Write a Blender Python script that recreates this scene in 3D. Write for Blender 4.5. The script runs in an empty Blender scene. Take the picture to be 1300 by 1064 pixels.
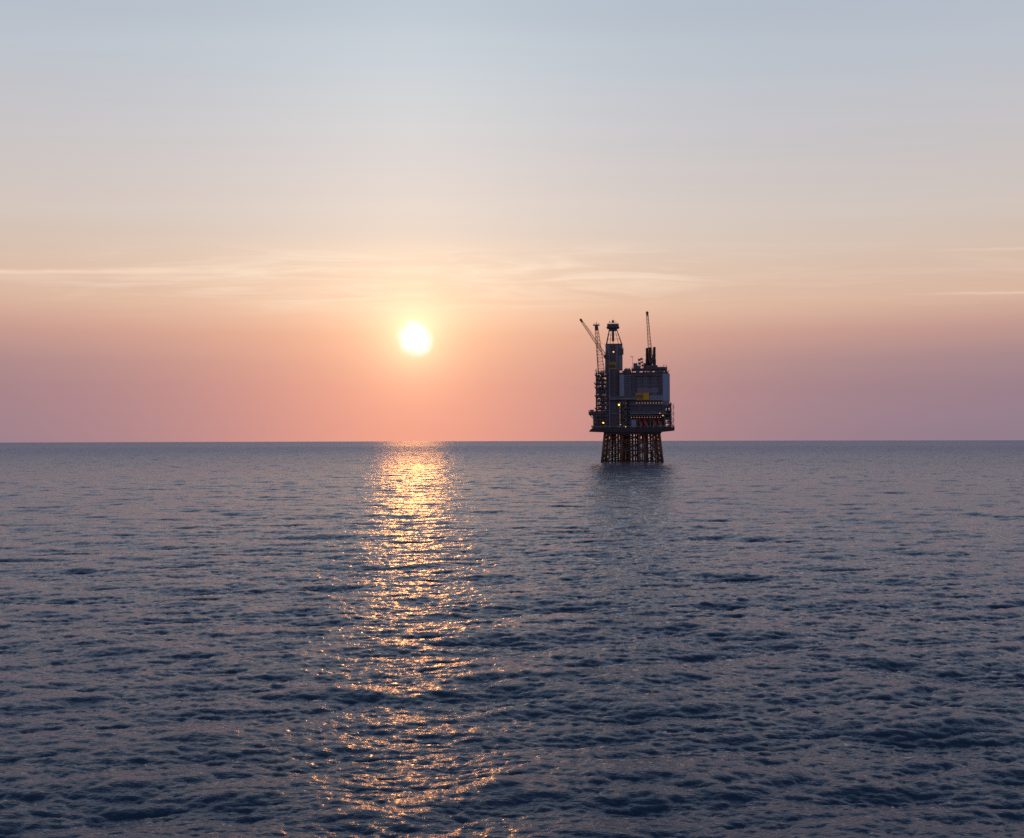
import bpy, bmesh, math, random
import numpy as np
from mathutils import Vector, Matrix

R = math.radians
rnd = random.Random(7)
scene = bpy.context.scene
col = scene.collection
CAM_H = 20.0
SUN_EL, SUN_AZ = 5.65, -5.55          # degrees; azimuth from +Y towards +X

# ------------------------------------------------------------------ materials
def srgb(r, g, b):
    f = lambda c: (c / 255 / 12.92) if c / 255 <= 0.04045 else ((c / 255 + 0.055) / 1.055) ** 2.4
    return (f(r), f(g), f(b), 1.0)

def paint(name, c, rough=0.6, metal=0.0, stain=0.35, scale=0.35, streak=True, emit=None, es=0.0):
    m = bpy.data.materials.new(name); m.use_nodes = True
    nt = m.node_tree; N = nt.nodes; L = nt.links
    b = N['Principled BSDF']
    tc = N.new('ShaderNodeTexCoord'); mp = N.new('ShaderNodeMapping')
    mp.inputs['Scale'].default_value = (1, 1, 0.18 if streak else 1)
    L.new(tc.outputs['Object'], mp.inputs['Vector'])
    n1 = N.new('ShaderNodeTexNoise'); n1.inputs['Scale'].default_value = scale
    n1.inputs['Detail'].default_value = 8; n1.inputs['Roughness'].default_value = 0.65
    L.new(mp.outputs[0], n1.inputs['Vector'])
    rp = N.new('ShaderNodeValToRGB')
    rp.color_ramp.elements[0].position = 0.35; rp.color_ramp.elements[1].position = 0.72
    d = tuple(x * (1 - stain) * k for x, k in zip(c[:3], (1.0, .82, .7))) + (1,)
    rp.color_ramp.elements[0].color = c if len(c) == 4 else tuple(c) + (1,)
    rp.color_ramp.elements[1].color = d
    L.new(n1.outputs['Fac'], rp.inputs['Fac']); L.new(rp.outputs['Color'], b.inputs['Base Color'])
    n2 = N.new('ShaderNodeTexNoise'); n2.inputs['Scale'].default_value = 2.2; n2.inputs['Detail'].default_value = 4
    L.new(tc.outputs['Object'], n2.inputs['Vector'])
    mr = N.new('ShaderNodeMapRange'); mr.inputs['To Min'].default_value = max(0.05, rough - 0.12); mr.inputs['To Max'].default_value = min(1, rough + 0.15)
    L.new(n2.outputs['Fac'], mr.inputs['Value']); L.new(mr.outputs[0], b.inputs['Roughness'])
    b.inputs['Metallic'].default_value = metal
    if emit:
        b.inputs['Emission Color'].default_value = tuple(emit) + (1,)
        b.inputs['Emission Strength'].default_value = es
    return m

def cladding(name, c, pitch=1.0, stain=0.3):
    """painted corrugated steel panels with vertical seams"""
    m = paint(name, c, 0.55, 0, stain, 0.12)
    nt = m.node_tree; N = nt.nodes; L = nt.links; b = N['Principled BSDF']
    tc = N.new('ShaderNodeTexCoord'); sp = N.new('ShaderNodeSeparateXYZ'); L.new(tc.outputs['Object'], sp.inputs[0])
    ad = N.new('ShaderNodeMath'); ad.operation = 'ADD'; L.new(sp.outputs['X'], ad.inputs[0]); L.new(sp.outputs['Y'], ad.inputs[1])
    mu = N.new('ShaderNodeMath'); mu.operation = 'MULTIPLY'; mu.inputs[1].default_value = 2 * math.pi / pitch; L.new(ad.outputs[0], mu.inputs[0])
    si = N.new('ShaderNodeMath'); si.operation = 'SINE'; L.new(mu.outputs[0], si.inputs[0])
    bp = N.new('ShaderNodeBump'); bp.inputs['Strength'].default_value = 0.8; bp.inputs['Distance'].default_value = 0.08
    L.new(si.outputs[0], bp.inputs['Height']); L.new(bp.outputs[0], b.inputs['Normal'])
    return m

M = {
 'steel':   paint('weathered_steel', (0.15, 0.125, 0.13), 0.6, 0.1),
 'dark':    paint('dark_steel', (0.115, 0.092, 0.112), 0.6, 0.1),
 'deck':    paint('deck_steel', (0.13, 0.11, 0.115), 0.7, 0, 0.4),
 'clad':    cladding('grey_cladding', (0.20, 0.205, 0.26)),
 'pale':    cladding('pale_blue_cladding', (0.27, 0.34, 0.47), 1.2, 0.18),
 'purple':  cladding('dark_purple_cladding', (0.10, 0.10, 0.145), 0.8),  # darker purple-grey cladding colour
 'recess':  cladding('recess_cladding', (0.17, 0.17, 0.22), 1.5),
 'yellow':  paint('yellow_jacket_paint', (0.19, 0.08, 0.035), 0.6, 0, 0.6, 0.25),
 'marine':  paint('wet_marine_growth', (0.085, 0.035, 0.025), 0.8, 0, 0.5, 1.0, False),
 'sign':    paint('yellow_sign_paint', (0.62, 0.36, 0.01), 0.5, 0, 0.3, 0.4),
 'sign2':   paint('orange_sign_paint', (0.48, 0.24, 0.015), 0.5, 0, 0.4, 0.4),
 'orange':  paint('lifeboat_orange', (0.42, 0.075, 0.07), 0.35, 0, 0.2, 0.6, False),
 'glass':   paint('dark_glass', (0.02, 0.025, 0.03), 0.1, 0, 0.1),
 'blue':    paint('blue_container_paint', (0.06, 0.22, 0.42), 0.5, 0, 0.3),
 'red':     paint('red_container_paint', (0.35, 0.05, 0.04), 0.5, 0, 0.4),
 'grey':    paint('grey_paint', (0.30, 0.30, 0.32), 0.5, 0, 0.3),
 'crane':   paint('crane_paint', (0.23, 0.14, 0.07), 0.5, 0, 0.5),
 'white':   paint('white_paint', (0.6, 0.6, 0.6), 0.5, 0, 0.2),
 'stack':   paint('sooty_exhaust_steel', (0.06, 0.048, 0.052), 0.7, 0.2),
 'lamp':    paint('lit_flood_lens', (0.8, 0.6, 0.2), 0.3, emit=(1.0, 0.46, 0.04), es=6.0),
 'lamp2':   paint('lit_deck_lens', (0.8, 0.6, 0.3), 0.3, emit=(1.0, 0.45, 0.20), es=0.42),
 'lamp3':   paint('dim_lit_lens', (0.8, 0.6, 0.3), 0.3, emit=(1.0, 0.55, 0.12), es=1.3),
}

# ------------------------------------------------------------------ mesh helper (platform grid unit = 2/3 m)
S = 0.6665
class MB:
    def __init__(s): s.v = []; s.f = []
    def box(s, x0, x1, y0, y1, z0, z1, tx=0, ty=0):
        i = len(s.v)
        s.v += [(x0, y0, z0), (x1, y0, z0), (x1, y1, z0), (x0, y1, z0),
                (x0 + tx, y0 + ty, z1), (x1 - tx, y0 + ty, z1), (x1 - tx, y1 - ty, z1), (x0 + tx, y1 - ty, z1)]
        s.f += [(i, i+3, i+2, i+1), (i+4, i+5, i+6, i+7), (i, i+1, i+5, i+4), (i+1, i+2, i+6, i+5), (i+2, i+3, i+7, i+6), (i+3, i, i+4, i+7)]
        return s
    def tube(s, p, q, r, r2=None, n=6, caps=True):
        p = Vector(p); q = Vector(q); r2 = r if r2 is None else r2
        d = (q - p)
        if d.length < 1e-6: return s
        d.normalize(); a = d.orthogonal().normalized(); b = d.cross(a)
        i = len(s.v)
        for c, rr in ((p, r), (q, r2)):
            for k in range(n):
                t = 2 * math.pi * k / n
                s.v.append(tuple(c + a * math.cos(t) * rr + b * math.sin(t) * rr))
        for k in range(n):
            k2 = (k + 1) % n
            s.f.append((i + k, i + k2, i + n + k2, i + n + k))
        if caps:
            s.f.append(tuple(i + n - 1 - k for k in range(n))); s.f.append(tuple(i + n + k for k in range(n)))
        return s
    def poly(s, pts, y0, y1):
        """prism of an x/z outline"""
        i = len(s.v); n = len(pts)
        s.v += [(x, y0, z) for x, z in pts] + [(x, y1, z) for x, z in pts]
        s.f += [tuple(i + n - 1 - k for k in range(n)), tuple(i + n + k for k in range(n))]
        s.f += [(i + k, i + (k + 1) % n, i + n + (k + 1) % n, i + n + k) for k in range(n)]
        return s
    def rings(s, rings, close=True):
        """loft of equal-count rings of points"""
        i = len(s.v); n = len(rings[0])
        for r_ in rings: s.v += [tuple(p) for p in r_]
        for j in range(len(rings) - 1):
            for k in range(n):
                k2 = (k + 1) % n
                s.f.append((i + j*n + k, i + j*n + k2, i + (j+1)*n + k2, i + (j+1)*n + k))
        if close:
            s.f.append(tuple(i + n - 1 - k for k in range(n)))
            s.f.append(tuple(i + (len(rings)-1)*n + k for k in range(n)))
        return s
    def rail(s, pts, z, h=1.7, r=0.10, step=3.0, closed=False):
        pts = list(pts) + ([pts[0]] if closed else [])
        for (a, b) in zip(pts, pts[1:]):
            L_ = math.dist(a, b); n = max(1, int(L_ / step))
            for hh in (h, h * 0.55):
                s.tube((a[0], a[1], z + hh), (b[0], b[1], z + hh), r, n=4)
            for k in range(n + 1):
                t = k / n; x = a[0] + (b[0]-a[0])*t; y = a[1] + (b[1]-a[1])*t
                s.tube((x, y, z), (x, y, z + h), r, n=4)
        return s
    def build_each(s, name, mat, parent=None, smooth=False):
        """every primitive that was added becomes a mesh of its own"""
        lab = {}; comp = list(range(len(s.v)))
        def find(a):
            while comp[a] != a: comp[a] = comp[comp[a]]; a = comp[a]
            return a
        for f in s.f:
            for k in f[1:]: comp[find(k)] = find(f[0])
        groups = {}
        for f in s.f: groups.setdefault(find(f[0]), []).append(f)
        out = []
        for fs in groups.values():
            ids = sorted({i for f in fs for i in f}); mp_ = {i: k for k, i in enumerate(ids)}
            b = MB(); b.v = [s.v[i] for i in ids]; b.f = [tuple(mp_[i] for i in f) for f in fs]
            out.append(b.build(name, mat, parent, smooth))
        return out
    def build(s, name, mat, parent=None, smooth=False):
        me = bpy.data.meshes.new(name)
        me.from_pydata([(x * S, y * S, z * S) for x, y, z in s.v], [], s.f); me.update()
        bm = bmesh.new(); bm.from_mesh(me); bmesh.ops.recalc_face_normals(bm, faces=bm.faces); bm.to_mesh(me); bm.free()
        if smooth: me.polygons.foreach_set('use_smooth', [True] * len(me.polygons))
        o = bpy.data.objects.new(name, me); col.objects.link(o)
        me.materials.append(M[mat] if isinstance(mat, str) else mat)
        if parent is not None: o.parent = parent
        return o

def lattice(p, q, w0, w1, bays, r, rb, d0=None, d1=None, up=None):
    """four-chord lattice between p and q, section w x d tapering; returns (chords, bracing)"""
    p = Vector(p); q = Vector(q); ax = (q - p).normalized()
    a = Vector((1, 0, 0)) if up is None else Vector(up)
    a = (a - ax * a.dot(ax)).normalized(); b = ax.cross(a)
    d0 = w0 if d0 is None else d0; d1 = w1 if d1 is None else d1
    def c(t):
        w = w0 + (w1 - w0) * t; d = d0 + (d1 - d0) * t; o = p + (q - p) * t
        return [o + a*w/2*sx + b*d/2*sy for sx, sy in ((-1,-1),(1,-1),(1,1),(-1,1))]
    ch = MB(); br = MB(); c0 = c(0); c1 = c(1)
    for k in range(4): ch.tube(c0[k], c1[k], r, n=5)
    for j in range(bays):
        A = c(j / bays); B = c((j + 1) / bays)
        for k in range(4):
            k2 = (k + 1) % 4
            br.tube(B[k], B[k2], rb, n=4)
            if (j + k) % 2: br.tube(A[k], B[k2], rb, n=4)
            else: br.tube(A[k2], B[k], rb, n=4)
    return ch, br

def tag(o, label=None, cat=None, group=None, kind=None):
    if label: o['label'] = label
    if cat: o['category'] = cat
    if group: o['group'] = group
    if kind: o['kind'] = kind
    return o
def empty(name, loc=(0, 0, 0), rz=0.0, parent=None):
    o = bpy.data.objects.new(name, None); col.objects.link(o)
    o.location = loc; o.rotation_euler = (0, 0, rz); o.empty_display_size = 2
    if parent is not None: o.parent = parent
    return o

# ------------------------------------------------------------------ the platform
F = 1276.0
PD = 850.0                                       # distance of the platform
paz = math.atan2(803 - 650, F)
PC = Vector((PD * math.sin(paz), PD * math.cos(paz), -0.05))
PR = -paz
rig = empty('offshore_platform', PC, PR)
tag(rig, 'dark oil platform on yellow steel legs standing in the open sea', 'oil platform')

# --- jacket: eight battered legs, cross braces, conductors
legs = {}
for j, y in enumerate((-17, 17)):
    for i, (xt, xb) in enumerate(((-34.0, -38.5), (-13, -14.5), (14, 15.5), (32.6, 37.2))):
        xs = 3.2 if j else 0
        p = Vector((xb + xs * (1.0 if i < 3 else -1.2), y * 1.14, -8)); q = Vector((xt + xs * (1.0 if i < 3 else -1.2), y, 38))
        legs[(i, j)] = (p, q)
        MB().tube(p, q, 1.95, 1.7, n=12).build('jacket_leg', 'yellow', rig, True)
        g = lambda z, p=p, q=q: p + (q - p) * ((z + 8) / 46)
        lg = MB().tube(g(-8), g(3.2), 2.1, 2.05, n=12).build('splash_sleeve', 'marine', rig, True)
def at(i, j, z):
    p, q = legs[(i, j)]; return p + (q - p) * ((z + 8) / 46)
lev = (1.5, 15.0, 26.5, 35.5)
pairs = [((0, 0), (1, 0)), ((1, 0), (2, 0)), ((2, 0), (3, 0)), ((0, 1), (1, 1)), ((1, 1), (2, 1)), ((2, 1), (3, 1)),
         ((0, 0), (0, 1)), ((3, 0), (3, 1)), ((1, 0), (1, 1)), ((2, 0), (2, 1))]
for a, b in pairs:
    for z0, z1 in zip(lev, lev[1:]):
        m = MB()
        m.tube(at(*a, z0), at(*b, z1), 0.55, n=7); m.tube(at(*b, z0), at(*a, z1), 0.55, n=7)
        m.build('cross_brace', 'yellow', rig, True)
for z in lev:
    m = MB()
    for a, b in pairs: m.tube(at(*a, z), at(*b, z), 0.6, n=7)
    m.build('horizontal_frame', 'yellow', rig, True)
# short secondary bays beside the outer legs
for i, sx in ((0, 1), (3, -1)):
    for j in (0, 1):
        t = lambda z, i=i, j=j, sx=sx: at(i, j, z) + Vector((sx * (7.5 + (38 - z) * 0.01), 0, 0))
        m = MB().tube(t(-8), t(38), 0.75, n=8)
        for z0, z1 in zip((0.5, 12, 24), (12, 24, 36)):
            m.tube(at(i, j, z0), t(z1), 0.5, n=6); m.tube(t(z0), at(i, j, z1), 0.5, n=6)
            m.tube(at(i, j, z1), t(z1), 0.35, n=6)
        m.build('bracing_ladder', 'yellow', rig, True)
for r_ in range(3):
    for c_ in range(8):
        x = -25.5 + c_ * 3.6 + (0.9 if r_ % 2 else 0) + rnd.uniform(-.3, .3); y = -12 + r_ * 5.5
        MB().tube((x, y, -8), (x, y, 38), 0.95, n=8).build('conductor_pipe', 'yellow' if (c_ + r_) % 3 else 'marine', rig, True)
for x, y, r_ in ((-4.5, -14.5, 1.5), (3.5, -10, 1.0), (9, -12, 1.0), (18.5, -6, .95), (22.5, -13, .85), (25, 6, .7), (6.5, 8, 1.4), (12, 2, .8), (28.2, -10, .8)):
    MB().tube((x, y, -8), (x, y, 38), r_, n=10).build('caisson', 'yellow' if r_ < 1.2 else 'marine', rig, True)
m = MB()
for z in (14, 26):
    m.box(-31, 3, -15.6, -14.8, z, z + 0.5); m.rail([(-31, -15.6), (3, -15.6)], z + .5, 1.6, .09, 4)
m.build('conductor_walkway', 'grey', rig)

# --- deck support frame and cellar deck
m = MB()
for y in (-18, -6, 6, 18): m.box(-35.5, 34.5, y - .6, y + .6, 35.8, 38.2)
for x in range(-35, 36, 7): m.box(x - .5, x + .5, -17.3, 17.3, 36.2, 38.0)
m.build('support_girder', 'dark', rig)
cd = MB().poly([(-53.5, 38.4), (-36, 37.7), (35, 37.7), (51.3, 39.4), (51.5, 43.9), (46, 43.4), (-49.5, 43.2), (-53.5, 39.4)], -23, 24)
cellar = cd.build('cellar_deck', 'stack', rig)
m = MB().rail([(-49.5, 24), (-49.5, -23), (51, -23), (51, 24)], 43.4, 1.9, .13, 3.2); m.build('railing', 'grey', cellar)
m = MB()
for k in range(26):
    x = -50 + k * 4
    m.box(x, x + .6, -23.6, -23.0, 39.6, 42.9)
m.build_each('stiffener', 'dark', cellar)

rr = random.Random(77); m = MB()
for k in range(22):
    x = rr.uniform(-34, 31); w = rr.uniform(1, 5); m.box(x, x + w, -19 + rr.uniform(0, 6), -8, 37.6 - rr.uniform(.8, 3.2), 37.65)
m.build_each('underdeck_tank', 'dark', cellar)
m = MB()
for k in range(17):
    x = rr.uniform(-47, 46); w = rr.uniform(.8, 2.4); m.box(x, x + w, -22.6, -21.2, 43.5, 43.5 + rr.uniform(1, 3.8))
m.build_each('deck_locker', 'grey', cellar)
# --- side aprons that widen downward (left: pipes and landings, right: stair tower)
def open_bay(name, x0, x1, y0, y1, z0, z1, nz, mats=('dark', 'steel', 'grey'), dens=1.0, seed=1, rails=True, solid=0.35):
    """steel frame with decks, railings, cross bracing and random equipment"""
    rr = random.Random(seed)
    t = empty(name, (0, 0, 0), 0, rig)
    fr = MB(); nx = max(1, round((x1 - x0) / 7))
    for i in range(nx + 1):
        x = x0 + (x1 - x0) * i / nx
        for y in (y0, (y0 + y1) / 2, y1): fr.box(x - .32, x + .32, y - .32, y + .32, z0, z1)
    for j in range(nz + 1):
        z = z0 + (z1 - z0) * j / nz
        fr.box(x0 - .3, x1 + .3, y0 - .3, y0 + .3, z - .35, z + .3); fr.box(x0 - .3, x1 + .3, y1 - .3, y1 + .3, z - .35, z + .3)
    for j in range(nz):
        za = z0 + (z1 - z0) * j / nz; zb = z0 + (z1 - z0) * (j + 1) / nz
        for i in range(nx):
            xa = x0 + (x1 - x0) * i / nx; xb = x0 + (x1 - x0) * (i + 1) / nx
            if rr.random() < .7:
                y = rr.choice((y0, y1))
                fr.tube((xa, y, za), (xb, y, zb), .2, n=4)
                if rr.random() < .5: fr.tube((xb, y, za), (xa, y, zb), .2, n=4)
    fr.build_each('steel_frame', mats[0], t) if name == 'right_access_module' else fr.build('steel_frame', mats[0], t)
    pl = MB(); rl = MB()
    for j in range(nz):
        z = z0 + (z1 - z0) * j / nz
        a = x0 - rr.choice((-1.5, 0, .8, 1.6, 2.4)); b = x1 + rr.uniform(0, 1.0)
        pl.box(a, b, y0 - rr.uniform(0.4, 1.4), y1 + .5, z + .31, z + .6)
        if rails: rl.rail([(a, y1), (a, y0 - .3), (b, y0 - .3), (b, y1)], z + .6, 1.7, .1, 2.6)
    pl.build('deck_plate', mats[1], t)
    if rails: rl.build('railing', mats[2], t)
    eq = MB(); pi = MB(); tk = MB(); wl = MB()
    h = (z1 - z0) / nz
    for j in range(nz):
        z = z0 + h * j + .6
        n = int((x1 - x0) * dens * 0.55)
        for k in range(n):
            x = rr.uniform(x0 + .5, x1 - 1.5); y = rr.uniform(y0 + .5, y1 - 3); w = rr.uniform(.8, 2.8); hh = rr.uniform(.3, .85) * h
            if rr.random() < .5: eq.box(x, min(x + w, x1), y, y + rr.uniform(1.5, 5), z, z + hh)
            elif rr.random() < .5: tk.tube((x + w/2, y + 1, z), (x + w/2, y + 1, z + hh), w * .42, n=9)
            else: tk.tube((x, y, z + 1.3), (min(x + 2*w, x1), y, z + 1.3), rr.uniform(.5, 1.1), n=9)
        for k in range(int(n * 1.6)):
            y = rr.uniform(y0 - .2, y0 + 6); zz = z + rr.uniform(.8, h - .5); xa = rr.uniform(x0, x1); xb = rr.uniform(x0, x1); r_ = rr.uniform(.12, .3)
            pi.tube((xa, y, zz), (xb, y, zz), r_, n=6)
            pi.tube((xb, y, zz), (xb, y, zz + rr.choice((-1, 1)) * rr.uniform(1, h)), r_, n=6)
        if rr.random() < solid:
            wl.box(x0 + .3, x1 - .3, (y0 + y1) / 2, (y0 + y1) / 2 + .4, z, z + h - 1)
    eq.build_each('cabinet', mats[0], t); tk.build_each('tank', mats[1], t, True); wl.build_each('partition_wall', mats[0], t)
    pi.build('pipework', mats[1], t)
    return t

open_bay('left_lower_module', -48.5, -31, -21, 20, 43.6, 61, 4, seed=3, dens=1.3, solid=.6)
open_bay('left_process_module', -45.0, -31.5, -19, 18, 61, 114, 10, seed=11, dens=1.3, solid=.35)
open_bay('mid_process_module', -15, -2, -20.2, 14, 43.6, 76, 7, seed=21, dens=1.4, solid=1)
open_bay('right_access_module', 40.5, 47.5, -19, 16, 43.6, 74, 6, seed=31, dens=1.0, solid=.3)
# outrigger pole with small cross arm at the far left
m = MB().tube((-45.2, -19, 62), (-45.2, -19, 117), .22, n=5)
m.tube((-46.6, -19, 114.6), (-43.6, -19, 114.6), .2, n=5)
for z in range(66, 114, 6): m.tube((-45.2, -19, z), (-43.5, -19, z), .14, n=4)
m.build('corner_mast', 'dark', rig)
# laydown platform
m = MB().poly([(-54.5, 60.0), (-53.5, 59.0), (-31, 59.0), (-31, 64.8), (-47, 64.0), (-48, 63.6), (-54.5, 63.2)], -17, 4)
ld = m.build('laydown_platform', 'dark', rig)
MB().rail([(-31, -17), (-54.3, -17), (-54.3, 4)], 63.4, 1.7, .12, 2.4).build('railing', 'steel', ld)
MB().tube((-53, -16, 59), (-46, -16, 52), .3, n=5).tube((-53, 3, 59), (-46, 3, 52), .3, n=5).build_each('strut', 'steel', ld)

# --- central shaft below the derrick and dark recesses
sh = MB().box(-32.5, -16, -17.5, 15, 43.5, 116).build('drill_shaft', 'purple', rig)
MB().box(-29.3, -27.4, -19.6, -17.6, 40, 117).build('corner_column', 'clad', sh)
MB().box(-24.5, -19.2, -18.2, -17.6, 82, 114).build('dark_panel', 'dark', sh)
m = MB()
for z in range(84, 116, 4): m.box(-18.4, -17.6, -18.6, -17.6, z, z + 2.2)
m.build('cable_tray', 'red', sh)
MB().box(-27, -16.6, -18.3, -17.6, 44, 59).build('recess_shade_panel', 'dark', sh)  # flat dark panel, the shade of a recess put in as colour
MB().box(-27, -16.2, -19.2, -17.6, 60, 61.4).build('ledge', 'clad', sh)
led = MB().box(-29, 4.4, -22.4, -17.7, 78, 80.6).build('ledge_walkway', 'clad', rig)
MB().rail([(-29, -22.2), (4.4, -22.2)], 80.6, 1.7, .12, 2.6).build('railing', 'grey', led)

# --- derrick
der = empty('derrick', (0, 0, 0), 0, rig)
MB().box(-33, -12.2, -13, 8, 116.1, 148.3).build('clad_base', 'clad', der)
m = MB()
for x in (-33.25, -24.2, -17.3, -12.5): m.box(x, x + .5, -13.4, -13.03, 116, 148.3)
m.box(-33.3, -12, -13.45, -13.05, 147.6, 148.6)
m.build('corner_trim', 'dark', der)
MB().box(-29, -20, -14.6, -13.05, 116.5, 125.5).build('drillers_cabin', 'sign2', der)
MB().box(-28, -21, -15.2, -14.65, 118.5, 122).build('cabin_window', 'glass', der)
MB().box(-27.5, -20.6, -13.6, -13.05, 126, 146.5).build('v_door_opening', 'dark', der)
MB().box(-17, -10.8, -14.4, -8, 135, 142.3).build('side_cabin', 'dark', der)
MB().rail([(-17, -14.4), (-10.8, -14.4), (-10.8, -8)], 142.3, 1.5, .1, 2).build('railing', 'dark', der)
cb = [(-32.2, -12.4), (-13.0, -12.4), (-13.0, 7.4), (-32.2, 7.4)]
ct = [(-28.3, -7.2), (-19.6, -7.2), (-19.6, 2.2), (-28.3, 2.2)]
for a, b in zip(cb, ct): MB().tube((a[0], a[1], 148.3), (b[0], b[1], 168.5), .52, .42, n=6).build('derrick_leg', 'steel', der)
m = MB(); zs = (148.5, 155, 161, 168)
def dp(k, z):
    t = (z - 148.3) / 20.2; a = cb[k]; b = ct[k]; return (a[0] + (b[0]-a[0])*t, a[1] + (b[1]-a[1])*t, z)
for z0, z1 in zip(zs, zs[1:]):
    for k in range(4):
        k2 = (k + 1) % 4; m.tube(dp(k, z1), dp(k2, z1), .2, n=4)
        if k in (1, 3): m.tube(dp(k, z0), dp(k2, z1), .2, n=4)
m.tube((-27.5, -10, 148.3), (-26.0, -7, 168), .32, n=5); m.tube((-17, -10, 148.3), (-21.5, -7, 168), .26, n=5)
m.build('girt_bracing', 'steel', der)
MB().box(-25.3, -22.5, -4, -1, 152.5, 168).tube((-23.9, -2.5, 148.3), (-23.9, -2.5, 153), .35).box(-24.9, -22.9, -4.3, -.6, 155, 158).build('travelling_block', 'dark', der)
ring = lambda r_, z, n=16: [(-23.95 + r_ * math.cos(2*math.pi*k/n), -2.5 + r_ * .85 * math.sin(2*math.pi*k/n), z) for k in range(n)]
MB().box(-31.2, -16.7, -9.2, 4.2, 168.6, 173.9).box(-32.0, -15.9, -10, 5, 169.6, 170.2).box(-28.6, -19.4, -7, 2, 165.8, 168.55).build('crown_platform', 'purple', der)
m = MB()
for k in range(14):
    a = 2*math.pi*k/14; m.tube((-23.95 + 6.6*math.cos(a), -2.5 + 5.6*math.sin(a), 174), (-23.95 + 6.6*math.cos(a), -2.5 + 5.6*math.sin(a), 175.6), .1, n=4)
    b = a + 2*math.pi/14; m.tube((-23.95 + 6.6*math.cos(a), -2.5 + 5.6*math.sin(a), 175.6), (-23.95 + 6.6*math.cos(b), -2.5 + 5.6*math.sin(b), 175.6), .1, n=4)
m.build('railing', 'steel', der)
m = MB()
for x, h in ((-28, 178.3), (-26, 177), (-24.2, 180.6), (-22.5, 179.5), (-20.4, 178)): m.tube((x, -3, 174), (x, -3, h), .22, n=4)
m.box(-25.3, -22.8, -4, -1, 176, 179).box(-28.6, -27.4, -3.5, -2.5, 176.6, 178)
m.build('top_antenna', 'steel', der)

# --- cranes
def crane(foot, tip, ped_base, w0, w1, cabw, name='pedestal_crane', paintm='crane', label=None):
    c = empty(name, (0, 0, 0), 0, rig)
    if label: c['label'] = label
    f = Vector(foot)
    MB().tube((f.x + .6, f.y + 1.5, ped_base), (f.x + .6, f.y + 1.5, f.z - 2.5), 1.5, 1.3, n=12).build('pedestal', 'steel', c, True)
    MB().box(f.x - 1.6, f.x + 3.2, f.y - 1, f.y + 5.5, f.z - 2.6, f.z + 2.2).box(f.x + .2, f.x + 3, f.y + 3, f.y + 5.5, f.z + 2.2, f.z + 5).build('machinery_house', 'dark', c)
    MB().box(f.x - 2.4, f.x - .4, f.y - 3, f.y - 1.1, f.z - 2, f.z + 1).build('operator_cab', 'glass', c)
    ch, br = lattice(foot, tip, w0, w1, 14, .34, .19, w0, w1)
    ch.build('boom_chord', paintm, c); br.build('boom_lacing', paintm, c)
    t = Vector(tip); ax = (t - f).normalized(); s = ax.orthogonal().normalized()
    MB().tube(t - ax * 3.4, t + ax * .8, w1 * .72, w1 * .62, n=8).tube(t - Vector((0, .9, 0)), t + Vector((0, .9, 0)), w1*.85, n=10).build('boom_head', 'dark', c)
    m = MB()
    top = f + Vector((2.6, 4, 9)); m.tube(f + Vector((2.4, 4, 4.6)), top, .25, n=5); m.tube(f + Vector((0, 0, 1)), top, .2, n=5)
    for k in (-.4, .4): m.tube(top + Vector((0, k, 0)), t + Vector((0, k, 0)), .09, n=4)
    m.build('stay_line', 'dark', c)
    return c
crane((-33.0, -16.5, 132.6), (-63.6, -20, 178.2), 112, 3.5, 1.9, 3, label='left crane with its boom leaning out over the sea')
crane((23.0, -8, 126), (18.9, -5, 187.6), 112, 4.4, 2.1, 3, label='right crane with its boom standing almost upright')

# --- lattice mast left of the derrick
fm = empty('flare_mast', (0, 0, 0), 0, rig)
ch, br = lattice((-38.8, -4, 113.8), (-44.8, -4, 171.5), 8.0, 3.6, 13, .34, .19)
ch.build('mast_chord', 'steel', fm); br.build('mast_bracing', 'steel', fm)
MB().box(-48.8, -40.8, -7.5, -.5, 172.6, 173.5).tube((-44.8, -4, 173), (-44.8, -4, 177.5), .28).box(-46.6, -42.8, -6, -2, 166.5, 172.6, .3, .3).build('mast_head', 'steel', fm)
MB().rail([(-48.4, -7.3), (-41.2, -7.3), (-41.2, -.7), (-48.4, -.7)], 173.5, 1.3, .1, 2.4, True).build('railing', 'steel', fm)
MB().tube((-42.5, -6, 114), (-44.0, -5, 172), .3, n=6).build('riser_pipe', 'dark', fm)

# --- living quarters / main block
mb_ = MB().box(-15.8, 37.0, -17, 20, 76.2, 110.3)
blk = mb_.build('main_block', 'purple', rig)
MB().box(37.1, 46.0, -20.6, 18, 76.5, 110.0).build('side_panel', 'pale', blk)
MB().poly([(37.1, 70), (43.5, 70), (46, 76.4), (37.1, 76.4)], -20.6, 16).build('lower_bracket', 'clad', blk)
MB().box(4.2, 37.0, -20.6, -17.1, 77.0, 83.2).build('lower_panel', 'pale', blk)
MB().box(-15.8, -10.2, -20.6, -17.1, 82.5, 109.6).build('side_panel', 'pale', blk)
MB().box(-10.1, -.4, -19.2, -17.1, 82.5, 109.4).build('louvre_panel', 'clad', blk)
m = MB()
for k in range(9): m.box(-9.3, -1.2, -19.6, -19.25, 84 + k*2.8, 85.3 + k*2.8)
m.box(-5.6, -4.9, -19.7, -19.22, 82.6, 109.2); m.box(-.9, -.2, -20.2, -19.22, 82.6, 109.2)
m.build_each('louvre_slat', 'purple', blk)
MB().box(-.3, 4.1, -20.4, -17.1, 77, 109.8).build('stair_enclosure', 'purple', blk)
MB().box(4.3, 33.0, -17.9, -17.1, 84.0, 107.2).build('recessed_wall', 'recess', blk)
MB().box(5.0, 32.6, -18.6, -17.95, 86.4, 92.6).build('window_band', 'clad', blk)
m = MB()
for k in range(9):
    for j in range(3): m.box(6.6 + k*2.9, 7.9 + k*2.9, -18.25, -17.92, 94.4 + j*4.2, 96.1 + j*4.2)
m.build_each('cabin_window', 'glass', blk)
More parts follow.
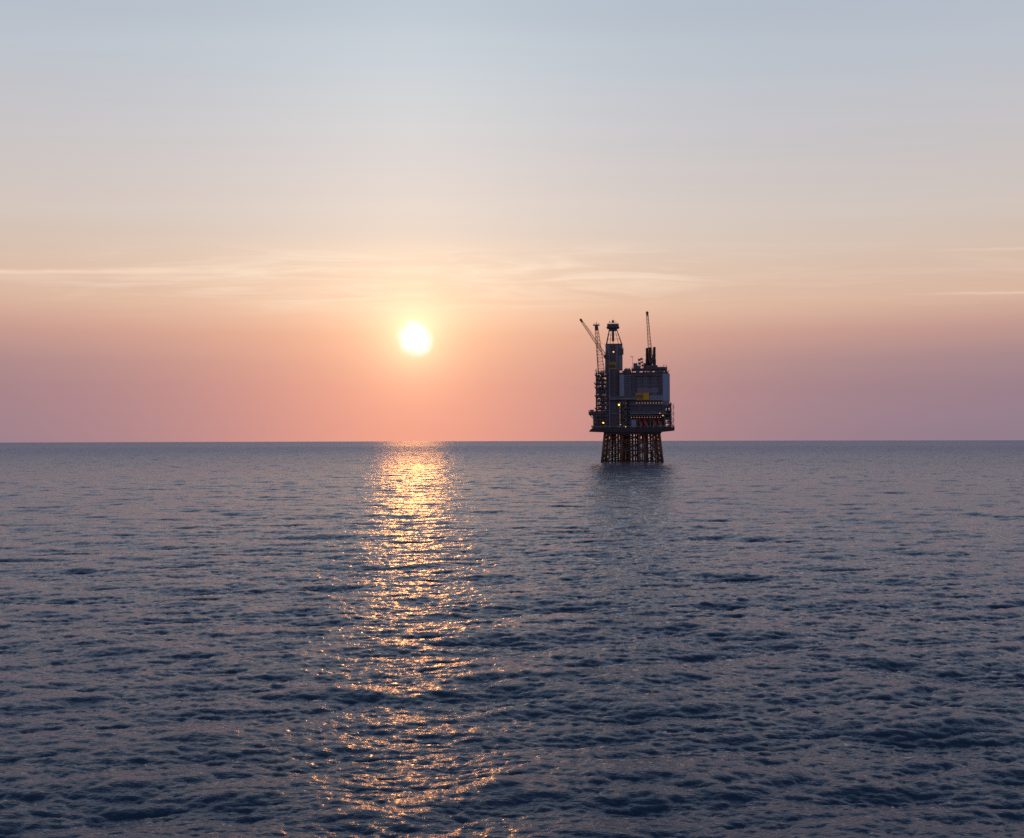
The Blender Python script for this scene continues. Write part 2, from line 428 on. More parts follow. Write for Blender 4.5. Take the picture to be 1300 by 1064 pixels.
m = MB()
for z in (93.3, 97.6, 101.8): m.box(4.6, 33, -18.3, -17.92, z, z + .3)
for x in (12.2, 21.5): m.box(x, x + .4, -18.4, -17.92, 84, 107.2)
m.build('wall_trim', 'purple', blk)
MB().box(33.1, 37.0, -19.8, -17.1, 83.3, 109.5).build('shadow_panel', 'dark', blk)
MB().box(4.2, 37.0, -20.6, -17.1, 107.3, 109.9).build('header_panel', 'dark', blk)
sg = MB().box(3.2, 13.2, -21.3, -20.65, 77.6, 86.4).build('sign_board', 'sign2', blk)
MB().box(13.3, 20.6, -21.4, -20.65, 77.6, 86.4).build('sign_panel', 'sign', blk)
m = MB()
for k in range(5): m.box(4.4 + k*1.7, 5.5 + k*1.7, -21.5, -21.32, 80.4, 83.6)
m.build('sign_marking', 'dark', blk)
sl = MB()
for k in range(10): sl.box(5 + k*3.2, 5.35 + k*3.2, -20.9, -20.62, 77.1, 83.1)
for z in (79.3, 81.3): sl.box(20.8, 36.9, -20.8, -20.62, z, z + .2)
sl.build('panel_seam', 'clad', blk)

# roof deck with rails
rf = MB().box(-15.9, 44.5, -19.5, 18, 110.4, 112).box(-1, 43, -17, 15, 115.6, 117.2)
for x in (0, 7, 14, 21, 28, 35, 41.5):
    for y in (-16.3, 14): rf.box(x, x + .6, y, y + .6, 112, 115.6)
    rf.tube((x, -16, 112), (x + 6, -16, 115.6), .22, n=4)
rf = rf.build('roof_deck', 'dark', rig)
MB().rail([(-15.9, -19.3), (44.5, -19.3), (44.5, 18)], 112, 1.8, .13, 2.6).build('railing', 'grey', rf)
MB().rail([(-1, -17), (43, -17), (43, 15), (-1, 15)], 117.2, 1.7, .12, 2.6, True).build('railing', 'steel', rf)
m = MB(); rr = random.Random(5)
for k in range(34):
    x = rr.uniform(-13, 41); w = rr.uniform(.8, 3.2)
    if rr.random() < .6: m.box(x, x + w, -18, -18 + rr.uniform(2, 8), 112, 112 + rr.uniform(1, 3.4))
    else: m.tube((x, -15, 112), (x, -15, 112 + rr.uniform(1.5, 4)), rr.uniform(.4, 1), n=8)
for k in range(10):
    x = rr.uniform(1, 40); w = rr.uniform(1, 4); m.box(x, x + w, -8, 2, 117.2, 117.2 + rr.uniform(.8, 2.4))
m.build_each('roof_cabinet', 'dark', rf)
m = MB().tube((38.5, -15, 117), (38.5, -15, 121.6), .2, n=5).tube((38.5, -15, 120.6), (42.4, -15, 121.2), .18, n=5).tube((42.4, -15, 121.2), (42.4, -15, 117.4), .16, n=5).tube((38.5, -15, 118.4), (42.4, -15, 119), .14, n=4)
m.build('davit', 'steel', rf)
# dark equipment hump between derrick and roof
m = MB().poly([(-11, 112.1), (-1, 112.1), (-1.4, 114.5), (-3, 117.4), (-5.5, 116.6), (-9.4, 117.2), (-10.6, 115)], -12, 2)
m.tube((-9, -12.3, 116.9), (-3, -12.3, 117.8), .3, n=5).tube((-8, -12.5, 112), (-8, -12.5, 118.6), .25, n=5)
m.build('winch_house', 'dark', rf)

# --- exhaust stacks
for x0, r_, z1, y in ((18.6, 1.75, 142.6, -6), (22.3, 1.6, 143.6, -2), (27.6, 1.6, 143.8, -6)):
    t = MB().tube((x0, y, 117.2), (x0, y, z1), r_, n=14)
    t.tube((x0, y, 117.2), (x0, y, 128), r_ * 1.25, r_*1.2, n=14)
    for z in (121, 128, 134, z1 - 1.2): t.tube((x0, y, z), (x0, y, z + .6), r_ * 1.32, n=14)
    s_ = t.build('exhaust_stack', 'stack', rig)
    MB().tube((x0, y, z1), (x0, y, z1 + .7), r_ * .8, r_*.7, n=12).build('stack_tip', 'dark', s_)
m = MB().box(15.5, 31.5, -10, 4, 117.2, 121.2).box(14, 17.3, -10, 0, 117.2, 124)
m.build('turbine_house', 'dark', rig)
ch, br = lattice((25.0, -7, 117), (25.0, -7, 141), 1.7, 1.5, 7, .16, .1)
ch.v += []; 
i0 = len(ch.v); ch.v += br.v; ch.f += [tuple(i + i0 for i in f) for f in br.f]
ch.build('stack_frame', 'steel', rig)

# --- antenna and dish cluster
tm = empty('antenna_cluster', (0, 0, 0), 0, rig)
def dish(x, y, z, r_, tilt):
    n = 14; rings = []
    for rr_, d in ((r_, 0), (r_*.75, .3*r_), (r_*.4, .48*r_), (.08, .55*r_), (.06, .62*r_), (r_*.4, .56*r_), (r_*.78, .38*r_), (r_*1.02, .08*r_)):
        rings.append([(x + rr_*math.cos(2*math.pi*k/n), y + d*math.cos(tilt), z + rr_*math.sin(2*math.pi*k/n)) for k in range(n)])
    return MB().rings(rings, False)
for x, z, r_ in ((8.7, 128.2, 1.5), (11.6, 129.5, 1.4), (9.2, 123.6, 1.7), (12.0, 125.2, 1.2), (12.6, 121.3, 1.3)):
    dish(x, -8, z, r_, .3).build('satellite_dish', 'steel', tm)
m = MB()
for x in (7.6, 10.3, 13.4):
    m.tube((x, -7, 117.2), (x, -7, 131 - abs(x - 10) * .5), .26, n=5)
for z in (120, 124, 128): m.tube((7.2, -7, z), (13.8, -7, z + .4), .2, n=5)
m.tube((7.6, -7, 120), (13.4, -7, 128), .15, n=4)
m.build('antenna_frame', 'dark', tm)
m = MB().tube((.4, -10, 117.2), (.4, -10, 133), .17, n=5).tube((-2, -10, 131.8), (2, -10, 132.1), .2, n=5).box(-1.9, -.9, -10.3, -9.7, 131.9, 133)
m.build('aerial_mast', 'steel', rig)

# --- lower levels on the right: lit galleries
g1 = MB().box(-2, 40.3, -19, 16, 71.6, 76.1).build('upper_gallery', 'dark', rig)
MB().box(-2, 41, -21.8, -18, 71.0, 71.55).build('walkway', 'clad', g1)
MB().rail([(-2, -21.7), (41, -21.7)], 71.55, 1.7, .11, 2.6).build('railing', 'grey', g1)
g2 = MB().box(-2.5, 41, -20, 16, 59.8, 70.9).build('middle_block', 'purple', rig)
MB().box(-3, 41.6, -22.4, -20.05, 60.0, 61.4).build('walkway', 'clad', g2)
MB().rail([(-3, -22.3), (41.6, -22.3)], 61.4, 1.7, .11, 2.6).build('railing', 'grey', g2)
m = MB()
for k in range(14): m.box(-1 + k*3, -.5 + k*3, -20.5, -20.02, 61.5, 70.8)
m.build_each('stiffener', 'dark', g2)
g3 = MB().box(-3, 40.4, -12, 14, 43.5, 59.7).build('lower_block', 'dark', rig)
m = MB()
for x in (-2.6, 5.2, 21.5, 38.8): m.box(x, x + .9, -21.5, -20.6, 43.5, 59.7)
m.box(-3, 40, -21.7, -20.4, 57.6, 58.5)
m.build_each('gallery_column', 'steel', g3)
MB().box(-2.6, 4.6, -20.4, -12.1, 38.6 + 5, 53.2).build('store_room', 'pale', g3)

# --- lamps: rows below the galleries and single floodlights
def lamp(x, y, z, r_, mat, name='deck_lamp', house=True):
    o = MB().box(x - r_*1.1, x + r_*1.1, y, y + r_*1.4, z - r_*.6, z + r_*1.1).build(name, 'grey', rig)
    MB().tube((x, y - .05, z), (x, y - r_*.9, z - r_*.25), r_, r_*.75, n=10).build('lens', mat, o)
    return o
for k in range(10): lamp(5.2 + k*3.42, -22.3, 73.7, .55, 'lamp2')
for k in range(3): lamp(-15 + k*3.4, -20.8, 73.9, .45, 'lamp2')
for k in range(12): lamp(-1.2 + k*3.22, -22.9, 55.9, .5, 'lamp2')
for x, y, z, r_, mt in ((-16.6, -23, 71.6, .95, 'lamp'), (-36.0, -23, 49.4, .8, 'lamp'), (37.2, -23.4, 58.0, .7, 'lamp3'), (-23.2, -15, 138, 1.0, 'lamp3'),
                     (-33.2, -20.5, 104.5, .55, 'lamp3'), (-8.5, -23.4, 39.8 + 4.6, .6, 'lamp3'), (-14.8, -22, 47, .45, 'lamp3'), (-39.5, -20.5, 108, .4, 'lamp3'), (33.5, -23.2, 60.9, .5, 'lamp3')):
    lamp(x, y, z, r_, mt, 'floodlight')

# --- stair towers
def stair_tower(x0, x1, y, z0, z1, n):
    t = empty('stair_tower', (0, 0, 0), 0, rig)
    m = MB(); h = (z1 - z0) / n
    for x in (x0, x1):
        for yy in (y, y + 3): m.box(x - .2, x + .2, yy - .2, yy + .2, z0, z1)
    m.build('tower_post', 'steel', t)
    for k in range(n):
        a, b = (x0, x1) if k % 2 else (x1, x0)
        z = z0 + h*k
        m = MB().tube((a, y + .8, z), (b, y + .8, z + h), .26, n=4).tube((a, y + 2.2, z), (b, y + 2.2, z + h), .26, n=4)
        m.tube((a, y + .8, z + 1.6), (b, y + .8, z + h + 1.6), .1, n=4)
        m.box(min(b, b), b + .9 if b > a else b + .9, y, y + 3, z + h - .15, z + h + .1)
        m.build('stair_flight', 'grey', t)
stair_tower(47.2, 50.6, -21.5, 43.4, 72.5, 7)
stair_tower(-12, -7.5, -24.2, 43.4, 78, 8)
stair_tower(-35.2, -31.2, -22.8, 63.5, 112, 12)
stair_tower(-47.6, -44.0, -24.0 + 2, 43.4, 59, 4)

# --- right side pipework fan beside the stairs
m = MB(); rr = random.Random(9)
for k in range(16):
    x = rr.uniform(43, 50.5); z = rr.uniform(44, 60); y = rr.uniform(-21, 10)
    m.tube((x, y, z), (x + rr.uniform(-3, 3), y, z + rr.uniform(2, 7)), .2, n=5)
    m.tube((x, y, z), (x + rr.uniform(-4, 2), y + 3, z), .2, n=5)
m.build('pipe_fan', 'steel', rig)

# ------------------------------------------------------------------ lifeboats (hang in their launch cradles)
def rig_point(x, y, z):
    v = Vector((x, y, z)) * S; v.rotate(Matrix.Rotation(PR, 3, 'Z')); return PC + v
def make_lifeboat():
    t = empty('lifeboat')
    # hull along local -Z/+X slope: lofted teardrop, length 15, beam 4.4 (grid units)
    rings = []; n = 14
    for k in range(11):
        s = k / 10; L_ = -7.5 + 15 * s
        w = 2.3 * (math.sin(math.pi * min(1, s*0.92 + .06)) ** .45); hgt = 2.1 * (math.sin(math.pi * min(1, s*0.9 + .08)) ** .4)
        rings.append([(w*math.cos(2*math.pi*j/n), hgt*math.sin(2*math.pi*j/n), L_) for j in range(n)])
    MB().rings(rings).build('hull', 'orange', t, True)
    MB().box(-1.2, 1.2, -3.1, -1.7, 3.2, 6.0, .25, .2).build('steering_cupola', 'orange', t)
    m = MB()
    for k in range(4): m.box(-.5, .5, -2.2, -1.95, -4 + k*1.7, -3.1 + k*1.7)
    m.build('hatch_window', 'glass', t)
    MB().tube((-2.35, 0, -6.5), (-2.35, 0, 6), .18).tube((2.35, 0, -6.5), (2.35, 0, 6), .18).build('fender', 'dark', t)
    return t
def copy_tree(o, parent=None):
    c = o.copy(); col.objects.link(c); c.parent = parent
    for ch_ in [x for x in list(bpy.data.objects) if x.parent is o]: copy_tree(ch_, c)
    return c
lb = make_lifeboat()
spots = [(9.6, 'orange lifeboat under the lit gallery, next to the pale store room'),
         (16.2, 'orange lifeboat hanging under the platform, second from the left of four'),
         (27.0, 'orange lifeboat hanging under the platform, third from the left, just right of the gap'),
         (33.4, 'orange lifeboat hanging under the platform, rightmost of four, nearest the right stairs')]
for i, (x, lab) in enumerate(spots):
    o = lb if i == 0 else copy_tree(lb)
    o.location = rig_point(x, -17.2, 49.6)
    o.rotation_euler = (Matrix.Rotation(PR, 3, 'Z') @ Matrix.Rotation(R(-24), 3, 'X') @ Matrix.Rotation(R(-20), 3, 'Y')).to_euler()
    o.scale = (.95, .95, .72)
    tag(o, lab, 'lifeboat', 'lifeboats in cradles under the lit gallery')
for x, _ in spots:
    MB().tube((x - 3, -16, 57), (x - 1.8, -13, 44), .3, n=5).tube((x + 2.2, -16, 57), (x + 3.4, -13, 44), .3, n=5).build('launch_cradle', 'dark', rig)

# ------------------------------------------------------------------ cargo containers on the roof and decks
def container(x, y, z, w, d, h, mat, label):
    t = empty('cargo_container', rig_point(x, y, z), PR)
    MB().box(-w/2, w/2, -d/2, d/2, .25, h).build('container_body', mat, t)
    m = MB()
    for sx in (-1, 1):
        for sy in (-1, 1): m.box(sx*w/2 - .16, sx*w/2 + .16, sy*d/2 - .16, sy*d/2 + .16, 0, h + .15)
    for k in range(int(w / .8)): m.box(-w/2 + .5 + k*.8, -w/2 + .7 + k*.8, -d/2 - .08, -d/2 - .005, .4, h - .2)
    m.build('corner_post', 'dark', t)
    tag(t, label, 'container', 'cargo containers on the platform decks')
container(3.9, -10, 117.25, 4.8, 6, 6.6, 'blue', 'bright blue container on the platform roof beside the thin aerial mast')
container(8.0, -14.2, 117.25, 3.4, 4, 3.4, 'grey', 'small grey container on the platform roof below the antenna dishes')
container(-50.6, -12, 63.4, 4.2, 4, 2.6, 'grey', 'low grey container on the outermost left laydown platform')

# ------------------------------------------------------------------ the sea
def fft_tile(size, n, lmin, lmax, peak, wind, seed, slope, iso=0.06):
    rs = np.random.default_rng(seed)
    k = 2*np.pi*np.fft.fftfreq(n, size / n); kx, ky = np.meshgrid(k, k, indexing='ij')
    kk = np.hypot(kx, ky); kk[0, 0] = 1
    kp = 2*np.pi / peak
    c = (kx*math.cos(wind) + ky*math.sin(wind)) / kk
    spread = iso + np.abs(c) ** 7
    s = kk ** -4.0 * np.exp(-1.1 * (kp / kk) ** 2) * spread
    s *= (kk < 2*np.pi/lmin) * (kk > 2*np.pi/lmax); s[0, 0] = 0
    H = np.sqrt(s) * (rs.standard_normal((n, n)) + 1j*rs.standard_normal((n, n)))
    sx = np.fft.ifft2(1j*kx*H).real; sy = np.fft.ifft2(1j*ky*H).real
    q = slope / math.sqrt((sx**2 + sy**2).mean())
    h = np.fft.ifft2(H).real * q
    dx = np.fft.ifft2(-1j*kx/kk*H).real * q; dy = np.fft.ifft2(-1j*ky/kk*H).real * q
    return np.stack([h, dx, dy], -1).astype(np.float32), size, n
def sample(tile, x, y, rot, ox=0, oy=0):
    a, size, n = tile
    u = (x*math.cos(rot) + y*math.sin(rot) + ox) / size * n; v = (-x*math.sin(rot) + y*math.cos(rot) + oy) / size * n
    iu = np.floor(u); iv = np.floor(v); fu = (u - iu)[..., None].astype(np.float32); fv = (v - iv)[..., None].astype(np.float32)
    iu = iu.astype(np.int64) % n; iv = iv.astype(np.int64) % n; iu1 = (iu+1) % n; iv1 = (iv+1) % n
    r_ = (a[iu, iv]*(1-fu) + a[iu1, iv]*fu)*(1-fv) + (a[iu, iv1]*(1-fu) + a[iu1, iv1]*fu)*fv
    h = r_[..., 0]; dx = r_[..., 1]*math.cos(rot) - r_[..., 2]*math.sin(rot); dy = r_[..., 1]*math.sin(rot) + r_[..., 2]*math.cos(rot)
    return h, dx, dy
A = fft_tile(397.0, 1024, 3.0, 120.0, 24.0, R(83), 3, 0.084)
A2 = fft_tile(173.0, 1024, 1.2, 30.0, 7.5, R(104), 13, 0.135, 0.07)
B = fft_tile(47.0, 1024, 0.18, 1.6, 3.0, R(80), 5, 0.29, 0.40)
CHOP = 1.45
def sea_grid(rs, az):
    r, t = np.meshgrid(rs, az, indexing='ij')
    x = r*np.sin(t); y = r*np.cos(t)
    dr = np.gradient(rs)[:, None]
    fA = np.clip(1.0 - (r - 5000) / 9000, 0.6, 1) ; fB = np.clip(1.4 - dr / 2.4, 0.0, 1.0)
    hA, ax, ay = sample(A, x, y, 0.0); hC, cx, cy = sample(A2, x/1.3, y, 0.14, 31, 7); hB, bx, by = sample(B, x/1.3, y, 0.10)
    g = 0.75 + 0.25*np.sin(x/71 + 1.3*np.sin(y/113))*np.sin(y/93 + x/151)      # gusts: rougher and smoother patches
    z = hA*fA + hC*fA*g + hB*fB*g
    X = x + CHOP*(ax*fA + cx*fA*g + bx*fB*g); Y = y + CHOP*(ay*fA + cy*fA*g + by*fB*g)
    z = z - r**2 / (2*6371000.0)
    return np.stack([X, Y, z], -1)
def radii(r0, r1, k, cap, capr):
    out = [r0]
    while out[-1] < r1:
        r = out[-1]
        d = max(0.10, k*r)
        if r < capr: d = min(d, cap)
        else: d = max(cap, (r - capr) * 0.02 + cap)
        out.append(r + d)
    return np.array(out)
fine_r = radii(30.0, 22000.0, 0.0026, 1.5, 2600.0)
fine_a = np.radians(np.arange(-30.0, 30.001, 0.04))
coarse_r = radii(4.0, 22000.0, 0.03, 400.0, 22000.0)
coarse_a = np.radians(np.arange(29.8, 330.3, 1.0))
near_r = np.concatenate([np.arange(2.0, 30.0, 0.5), [30.2]])
near_a = np.radians(np.arange(-30.2, 30.3, 0.8))
parts = [sea_grid(fine_r, fine_a), sea_grid(coarse_r, coarse_a), sea_grid(near_r, near_a)]
V = np.concatenate([p.reshape(-1, 3) for p in parts]).astype(np.float32)
Q = []; off = 0
for p in parts:
    nr, na = p.shape[:2]; idx = np.arange(nr*na, dtype=np.int32).reshape(nr, na) + off; off += nr*na
    Q.append(np.stack([idx[:-1, :-1], idx[:-1, 1:], idx[1:, 1:], idx[1:, :-1]], -1).reshape(-1, 4))
Q = np.concatenate(Q)
print('sea verts', len(V), 'rows', len(fine_r), 'cols', len(fine_a))
me = bpy.data.meshes.new('sea'); me.vertices.add(len(V)); me.vertices.foreach_set('co', V.ravel())
me.loops.add(Q.size); me.loops.foreach_set('vertex_index', Q.ravel())
me.polygons.add(len(Q)); me.polygons.foreach_set('loop_start', np.arange(0, Q.size, 4, dtype=np.int32))
me.polygons.foreach_set('use_smooth', np.ones(len(Q), dtype=bool))
me.update(calc_edges=True)
sea = bpy.data.objects.new('sea', me); col.objects.link(sea); sea['kind'] = 'structure'

wm = bpy.data.materials.new('sea_water'); wm.use_nodes = True
nt = wm.node_tree; N = nt.nodes; L = nt.links; N.remove(N['Principled BSDF'])
dif = N.new('ShaderNodeBsdfDiffuse'); dif.inputs['Color'].default_value = (0.023, 0.048, 0.076, 1)
glo = N.new('ShaderNodeBsdfGlossy'); glo.distribution = 'GGX'; glo.inputs['Color'].default_value = (0.73, 0.79, 0.93, 1)
fre = N.new('ShaderNodeFresnel'); fre.inputs['IOR'].default_value = 1.333
mxs = N.new('ShaderNodeMixShader'); L.new(fre.outputs[0], mxs.inputs[0]); L.new(dif.outputs[0], mxs.inputs[1]); L.new(glo.outputs[0], mxs.inputs[2])
far = N.new('ShaderNodeBsdfDiffuse'); far.inputs['Color'].default_value = (0.42, 0.365, 0.42, 1)     # aerial haze painted into the distant water as pale diffuse colour
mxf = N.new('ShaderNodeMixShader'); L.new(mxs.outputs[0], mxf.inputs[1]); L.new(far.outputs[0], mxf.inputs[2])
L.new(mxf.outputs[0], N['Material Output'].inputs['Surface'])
tc = N.new('ShaderNodeTexCoord')
ge = N.new('ShaderNodeVectorMath'); ge.operation = 'LENGTH'; L.new(tc.outputs['Object'], ge.inputs[0])
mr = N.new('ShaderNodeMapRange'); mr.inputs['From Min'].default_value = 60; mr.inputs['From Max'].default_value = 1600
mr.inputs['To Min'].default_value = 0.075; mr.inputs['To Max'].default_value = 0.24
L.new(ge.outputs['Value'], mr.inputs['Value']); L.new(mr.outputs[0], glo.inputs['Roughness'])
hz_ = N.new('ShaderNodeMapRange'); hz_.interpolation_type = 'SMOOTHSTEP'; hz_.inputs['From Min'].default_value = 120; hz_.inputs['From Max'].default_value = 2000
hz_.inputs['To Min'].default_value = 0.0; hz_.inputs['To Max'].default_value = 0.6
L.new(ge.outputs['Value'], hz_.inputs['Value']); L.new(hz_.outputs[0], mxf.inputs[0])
mp = N.new('ShaderNodeMapping'); mp.inputs['Scale'].default_value = (0.9, 2.0, 1); mp.inputs['Rotation'].default_value = (0, 0, R(12))
L.new(tc.outputs['Object'], mp.inputs['Vector'])
n1 = N.new('ShaderNodeTexNoise'); n1.inputs['Scale'].default_value = 2.6; n1.inputs['Detail'].default_value = 3; n1.inputs['Roughness'].default_value = 0.6
n2 = N.new('ShaderNodeTexNoise'); n2.inputs['Scale'].default_value = 0.45; n2.inputs['Detail'].default_value = 4; n2.inputs['Roughness'].default_value = 0.6
L.new(mp.outputs[0], n1.inputs['Vector']); L.new(mp.outputs[0], n2.inputs['Vector'])
b1 = N.new('ShaderNodeBump'); b1.inputs['Distance'].default_value = 0.05; b1.inputs['Strength'].default_value = 1.0
b2 = N.new('ShaderNodeBump'); b2.inputs['Distance'].default_value = 0.35; b2.inputs['Strength'].default_value = 1.0
st = N.new('ShaderNodeMapRange'); st.inputs['From Min'].default_value = 120; st.inputs['From Max'].default_value = 900
st.inputs['To Min'].default_value = 0.0; st.inputs['To Max'].default_value = 1.0
L.new(ge.outputs['Value'], st.inputs['Value']); L.new(st.outputs[0], b2.inputs['Strength'])
fd = N.new('ShaderNodeMapRange'); fd.inputs['From Min'].default_value = 2000; fd.inputs['From Max'].default_value = 7000
fd.inputs['To Min'].default_value = 0.35; fd.inputs['To Max'].default_value = 0.9
L.new(ge.outputs['Value'], fd.inputs['Value']); L.new(fd.outputs[0], b2.inputs['Distance'])
L.new(n1.outputs['Fac'], b1.inputs['Height']); L.new(n2.outputs['Fac'], b2.inputs['Height'])
L.new(b2.outputs[0], b1.inputs['Normal']); 
for n_ in (dif, glo, fre): L.new(b1.outputs[0], n_.inputs['Normal'])
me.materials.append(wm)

# ------------------------------------------------------------------ sky
w = bpy.data.worlds.new('World'); scene.world = w; w.use_nodes = True
nt = w.node_tree; N = nt.nodes; L = nt.links
bg = N['Background']; bg.inputs['Strength'].default_value = 1.0
def val(x):
    return x
def math_(op, a, b_=None, clamp=False):
    n = N.new('ShaderNodeMath'); n.operation = op; n.use_clamp = clamp
    for i, x in enumerate((a, b_)):
        if x is None: continue
        if isinstance(x, (int, float)): n.inputs[i].default_value = x
        else: L.new(x, n.inputs[i])
    return n.outputs[0]
def vmath(op, a, b_=None):
    n = N.new('ShaderNodeVectorMath'); n.operation = op
    for i, x in enumerate((a, b_)):
        if x is None: continue
        if isinstance(x, tuple): n.inputs[i].default_value = x
        else: L.new(x, n.inputs[i])
    return n
def rng(x, a, b_, c, d, smooth=False):
    n = N.new('ShaderNodeMapRange'); n.clamp = True
    if smooth: n.interpolation_type = 'SMOOTHSTEP'
    L.new(x, n.inputs['Value'])
    for k, v_ in zip(('From Min', 'From Max', 'To Min', 'To Max'), (a, b_, c, d)): n.inputs[k].default_value = v_
    return n.outputs[0]
def mix(fac, a, b_, mode='MIX'):
    n = N.new('ShaderNodeMix'); n.data_type = 'RGBA'; n.blend_type = mode
    if isinstance(fac, (int, float)): n.inputs[0].default_value = fac
    else: L.new(fac, n.inputs[0])
    for i, x in ((6, a), (7, b_)):
        if isinstance(x, tuple): n.inputs[i].default_value = x
        else: L.new(x, n.inputs[i])
    return n.outputs[2]
tc = N.new('ShaderNodeTexCoord')
D = vmath('NORMALIZE', tc.outputs['Generated']).outputs[0]
sp = N.new('ShaderNodeSeparateXYZ'); L.new(D, sp.inputs[0])
DEG = 57.29578
el = math_('MULTIPLY', math_('ARCSINE', sp.outputs['Z']), DEG)
az = math_('MULTIPLY', math_('ARCTAN2', sp.outputs['X'], sp.outputs['Y']), DEG)
da = math_('ABSOLUTE', math_('SUBTRACT', az, SUN_AZ))
da = math_('MINIMUM', da, math_('SUBTRACT', 360.0, da))
def ramp(stops):
    n = N.new('ShaderNodeValToRGB'); cr = n.color_ramp
    while len(cr.elements) < len(stops): cr.elements.new(0.5)
    for e, (p, c) in zip(cr.elements, stops): pass
    for i, (p, c) in enumerate(stops):
        cr.elements[i].position = p / 90.0; cr.elements[i].color = srgb(*c)
    L.new(math_('DIVIDE', el, 90.0, True), n.inputs['Fac'])
    return n.outputs['Color']
r0 = ramp([(0, (238, 157, 137)), (2.7, (240, 162, 138)), (5.7, (245, 178, 145)), (7.5, (249, 201, 170)), (9.4, (247, 213, 186)), (12, (233, 215, 203)),
           (16, (220, 214, 212)), (20, (206, 212, 217)), (24, (189, 201, 212)), (45, (96, 122, 160)), (90, (50, 76, 122))])
r1 = ramp([(0, (143, 124, 140)), (1, (147, 126, 140)), (2.7, (154, 128, 139)), (4.2, (166, 136, 140)), (5.8, (194, 153, 144)), (7.3, (215, 179, 158)), (9.4, (213, 188, 171)), (12, (208, 196, 188)),
           (16, (197, 194, 197)), (20, (185, 192, 202)), (24, (173, 184, 198)), (45, (84, 110, 152)), (90, (46, 70, 116))])
r2 = ramp([(0, (130, 118, 136)), (4, (146, 130, 146)), (9, (156, 143, 158)), (20, (142, 146, 170)), (45, (92, 110, 150)), (90, (50, 74, 118))])
e = math_('EXPONENT', math_('MULTIPLY', math_('POWER', math_('DIVIDE', da, 13.5), 1.5), -1.0))
c = mix(math_('SUBTRACT', 1.0, e), r0, r1)
c = mix(rng(da, 38, 120, 0, 1, True), c, r2)
# physical sky takes over overhead
sk = N.new('ShaderNodeTexSky'); sk.sky_type = 'NISHITA'; sk.sun_disc = False
sk.sun_elevation = R(SUN_EL); sk.sun_rotation = R(SUN_AZ); sk.dust_density = 2.0
skc = vmath('SCALE', sk.outputs[0]); skc.inputs['Scale'].default_value = 0.07
c = mix(rng(el, 30, 75, 0, .6, True), c, skc.outputs[0])
# thin cirrus streaks, in level bands
el = math_('DIVIDE', el, math_('MAXIMUM', math_('COSINE', math_('DIVIDE', az, DEG)), 0.35)); el_c = el
cv = N.new('ShaderNodeCombineXYZ')
L.new(math_('MULTIPLY', az, 0.07), cv.inputs[0]); L.new(math_('ADD', math_('MULTIPLY', el, 0.8), 0.0), cv.inputs[1])
no = N.new('ShaderNodeTexNoise'); no.inputs['Scale'].default_value = 1.6; no.inputs['Detail'].default_value = 7; no.inputs['Roughness'].default_value = 0.62; no.inputs['Distortion'].default_value = 0.9
L.new(cv.outputs[0], no.inputs['Vector'])
band = math_('MULTIPLY', rng(el, 6.5, 9.2, 0, 1, True), rng(el, 9.6, 11.6, 1, 0, True))
ci = math_('MULTIPLY', rng(no.outputs['Fac'], 0.40, 0.74, 0, 1, True), band)
ci = math_('MULTIPLY', ci, rng(da, 7, 22, 0.85, 0.16, True))
c = mix(ci, c, srgb(252, 228, 205))
# two thin long streaks, left and right
sn = N.new('ShaderNodeTexNoise'); sn.inputs['Scale'].default_value = 0.25; sn.inputs['Detail'].default_value = 5; sn.noise_dimensions = '1D'; L.new(az, sn.inputs['W'])
for e0, sl0, wd, a0, a1, st0 in ((9.45, -0.003, .12, -15, -20, .8), (8.20, 0.0, .07, 20, 25, .45), (10.5, 0.006, .08, 21, 26, .35), (9.2, 0.0, .10, -11, -16, .25)):
    dd = math_('SUBTRACT', el, math_('ADD', e0, math_('ADD', math_('MULTIPLY', az, sl0), math_('MULTIPLY', math_('SUBTRACT', sn.outputs['Fac'], .5), .35))))
    k_ = math_('EXPONENT', math_('MULTIPLY', math_('POWER', math_('ABSOLUTE', math_('DIVIDE', dd, wd)), 2.0), -1.0))
    k_ = math_('MULTIPLY', math_('MULTIPLY', k_, rng(az, a0, a1, 0, st0, True)), rng(sn.outputs['Fac'], .3, .6, .55, 1))
    c = mix(k_, c, srgb(246, 214, 190))
# soft horizontal haze layering
cv2 = N.new('ShaderNodeCombineXYZ'); L.new(math_('MULTIPLY', az, 0.012), cv2.inputs[0]); L.new(math_('MULTIPLY', el, 0.55), cv2.inputs[1])
no2 = N.new('ShaderNodeTexNoise'); no2.inputs['Scale'].default_value = 1.3; no2.inputs['Detail'].default_value = 4; L.new(cv2.outputs[0], no2.inputs['Vector'])
hz = vmath('SCALE', c); L.new(rng(no2.outputs['Fac'], .3, .7, .985, 1.015), hz.inputs['Scale']); c = hz.outputs[0]
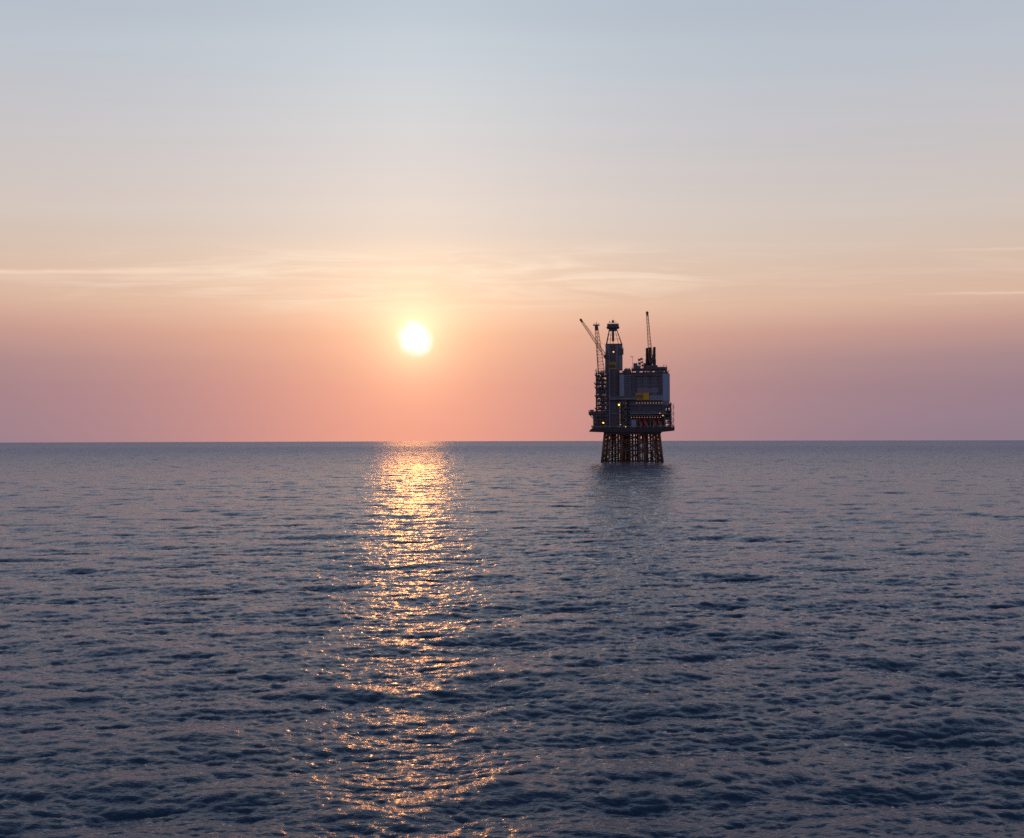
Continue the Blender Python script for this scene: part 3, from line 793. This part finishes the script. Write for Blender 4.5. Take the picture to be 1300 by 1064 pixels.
# sun glow and disc
sd = (math.cos(R(SUN_EL))*math.sin(R(SUN_AZ)), math.cos(R(SUN_EL))*math.cos(R(SUN_AZ)), math.sin(R(SUN_EL)))
ang = math_('MULTIPLY', math_('ARCCOSINE', vmath('DOT_PRODUCT', D, sd).outputs['Value']), DEG)
ns = N.new('ShaderNodeTexNoise'); ns.inputs['Scale'].default_value = 42.0; ns.inputs['Detail'].default_value = 1; L.new(D, ns.inputs['Vector'])
angd = math_('ADD', ang, math_('MULTIPLY', math_('SUBTRACT', ns.outputs['Fac'], 0.5), 0.9))
def add_glow(c, fac, colr):
    s = vmath('SCALE', colr); L.new(fac, s.inputs['Scale'])
    return vmath('ADD', c, s.outputs[0]).outputs[0]
g1_ = math_('EXPONENT', math_('MULTIPLY', ang, -1/1.15)); g2_ = math_('EXPONENT', math_('MULTIPLY', ang, -1/4.5))
ew = math_('SQRT', math_('ADD', math_('POWER', math_('DIVIDE', da, 4.5), 2.0), math_('POWER', math_('ABSOLUTE', math_('DIVIDE', math_('SUBTRACT', el, 6.7), 1.5)), 2.0)))
c = add_glow(c, math_('EXPONENT', math_('MULTIPLY', ew, -1.0)), (0.18, 0.165, 0.10))
c = add_glow(c, g1_, (0.72, 0.64, 0.36))
c = add_glow(c, g2_, (0.18, 0.12, 0.035))
c = add_glow(c, rng(angd, 0.1, 1.14, 1, 0, True), (0.5, 0.5, 0.72))
L.new(c, bg.inputs['Color'])

# ------------------------------------------------------------------ sun lamp
sl_ = bpy.data.lights.new('sun', 'SUN'); sl_.energy = 0.062; sl_.angle = R(3.2); sl_.color = (1.0, 0.32, 0.055)
so = bpy.data.objects.new('sun', sl_); col.objects.link(so)
so.rotation_euler = Vector(sd).to_track_quat('Z', 'Y').to_euler(); so.location = (0, 0, 200)

# ------------------------------------------------------------------ camera
cam = bpy.data.cameras.new('camera'); co = bpy.data.objects.new('camera', cam); col.objects.link(co)
cam.sensor_width = 36; cam.lens = 36 * F / 1300; cam.clip_end = 60000; cam.clip_start = 0.5
co.location = (0, 0, CAM_H)
pitch = math.atan((560 - 532) / F) - R(0.0) - R(0.143)
# the sea horizon dips 0.143 degrees below eye level
co.rotation_euler = (Matrix.Rotation(math.pi/2 + pitch, 3, 'X') @ Matrix.Rotation(R(-0.13), 3, 'Z')).to_euler()
scene.camera = co
scene.view_settings.view_transform = 'Standard'; scene.view_settings.look = 'None'; scene.view_settings.exposure = 0
scene.cycles.use_denoising = False
scene.cycles.max_bounces = 4; scene.cycles.sample_clamp_indirect = 2
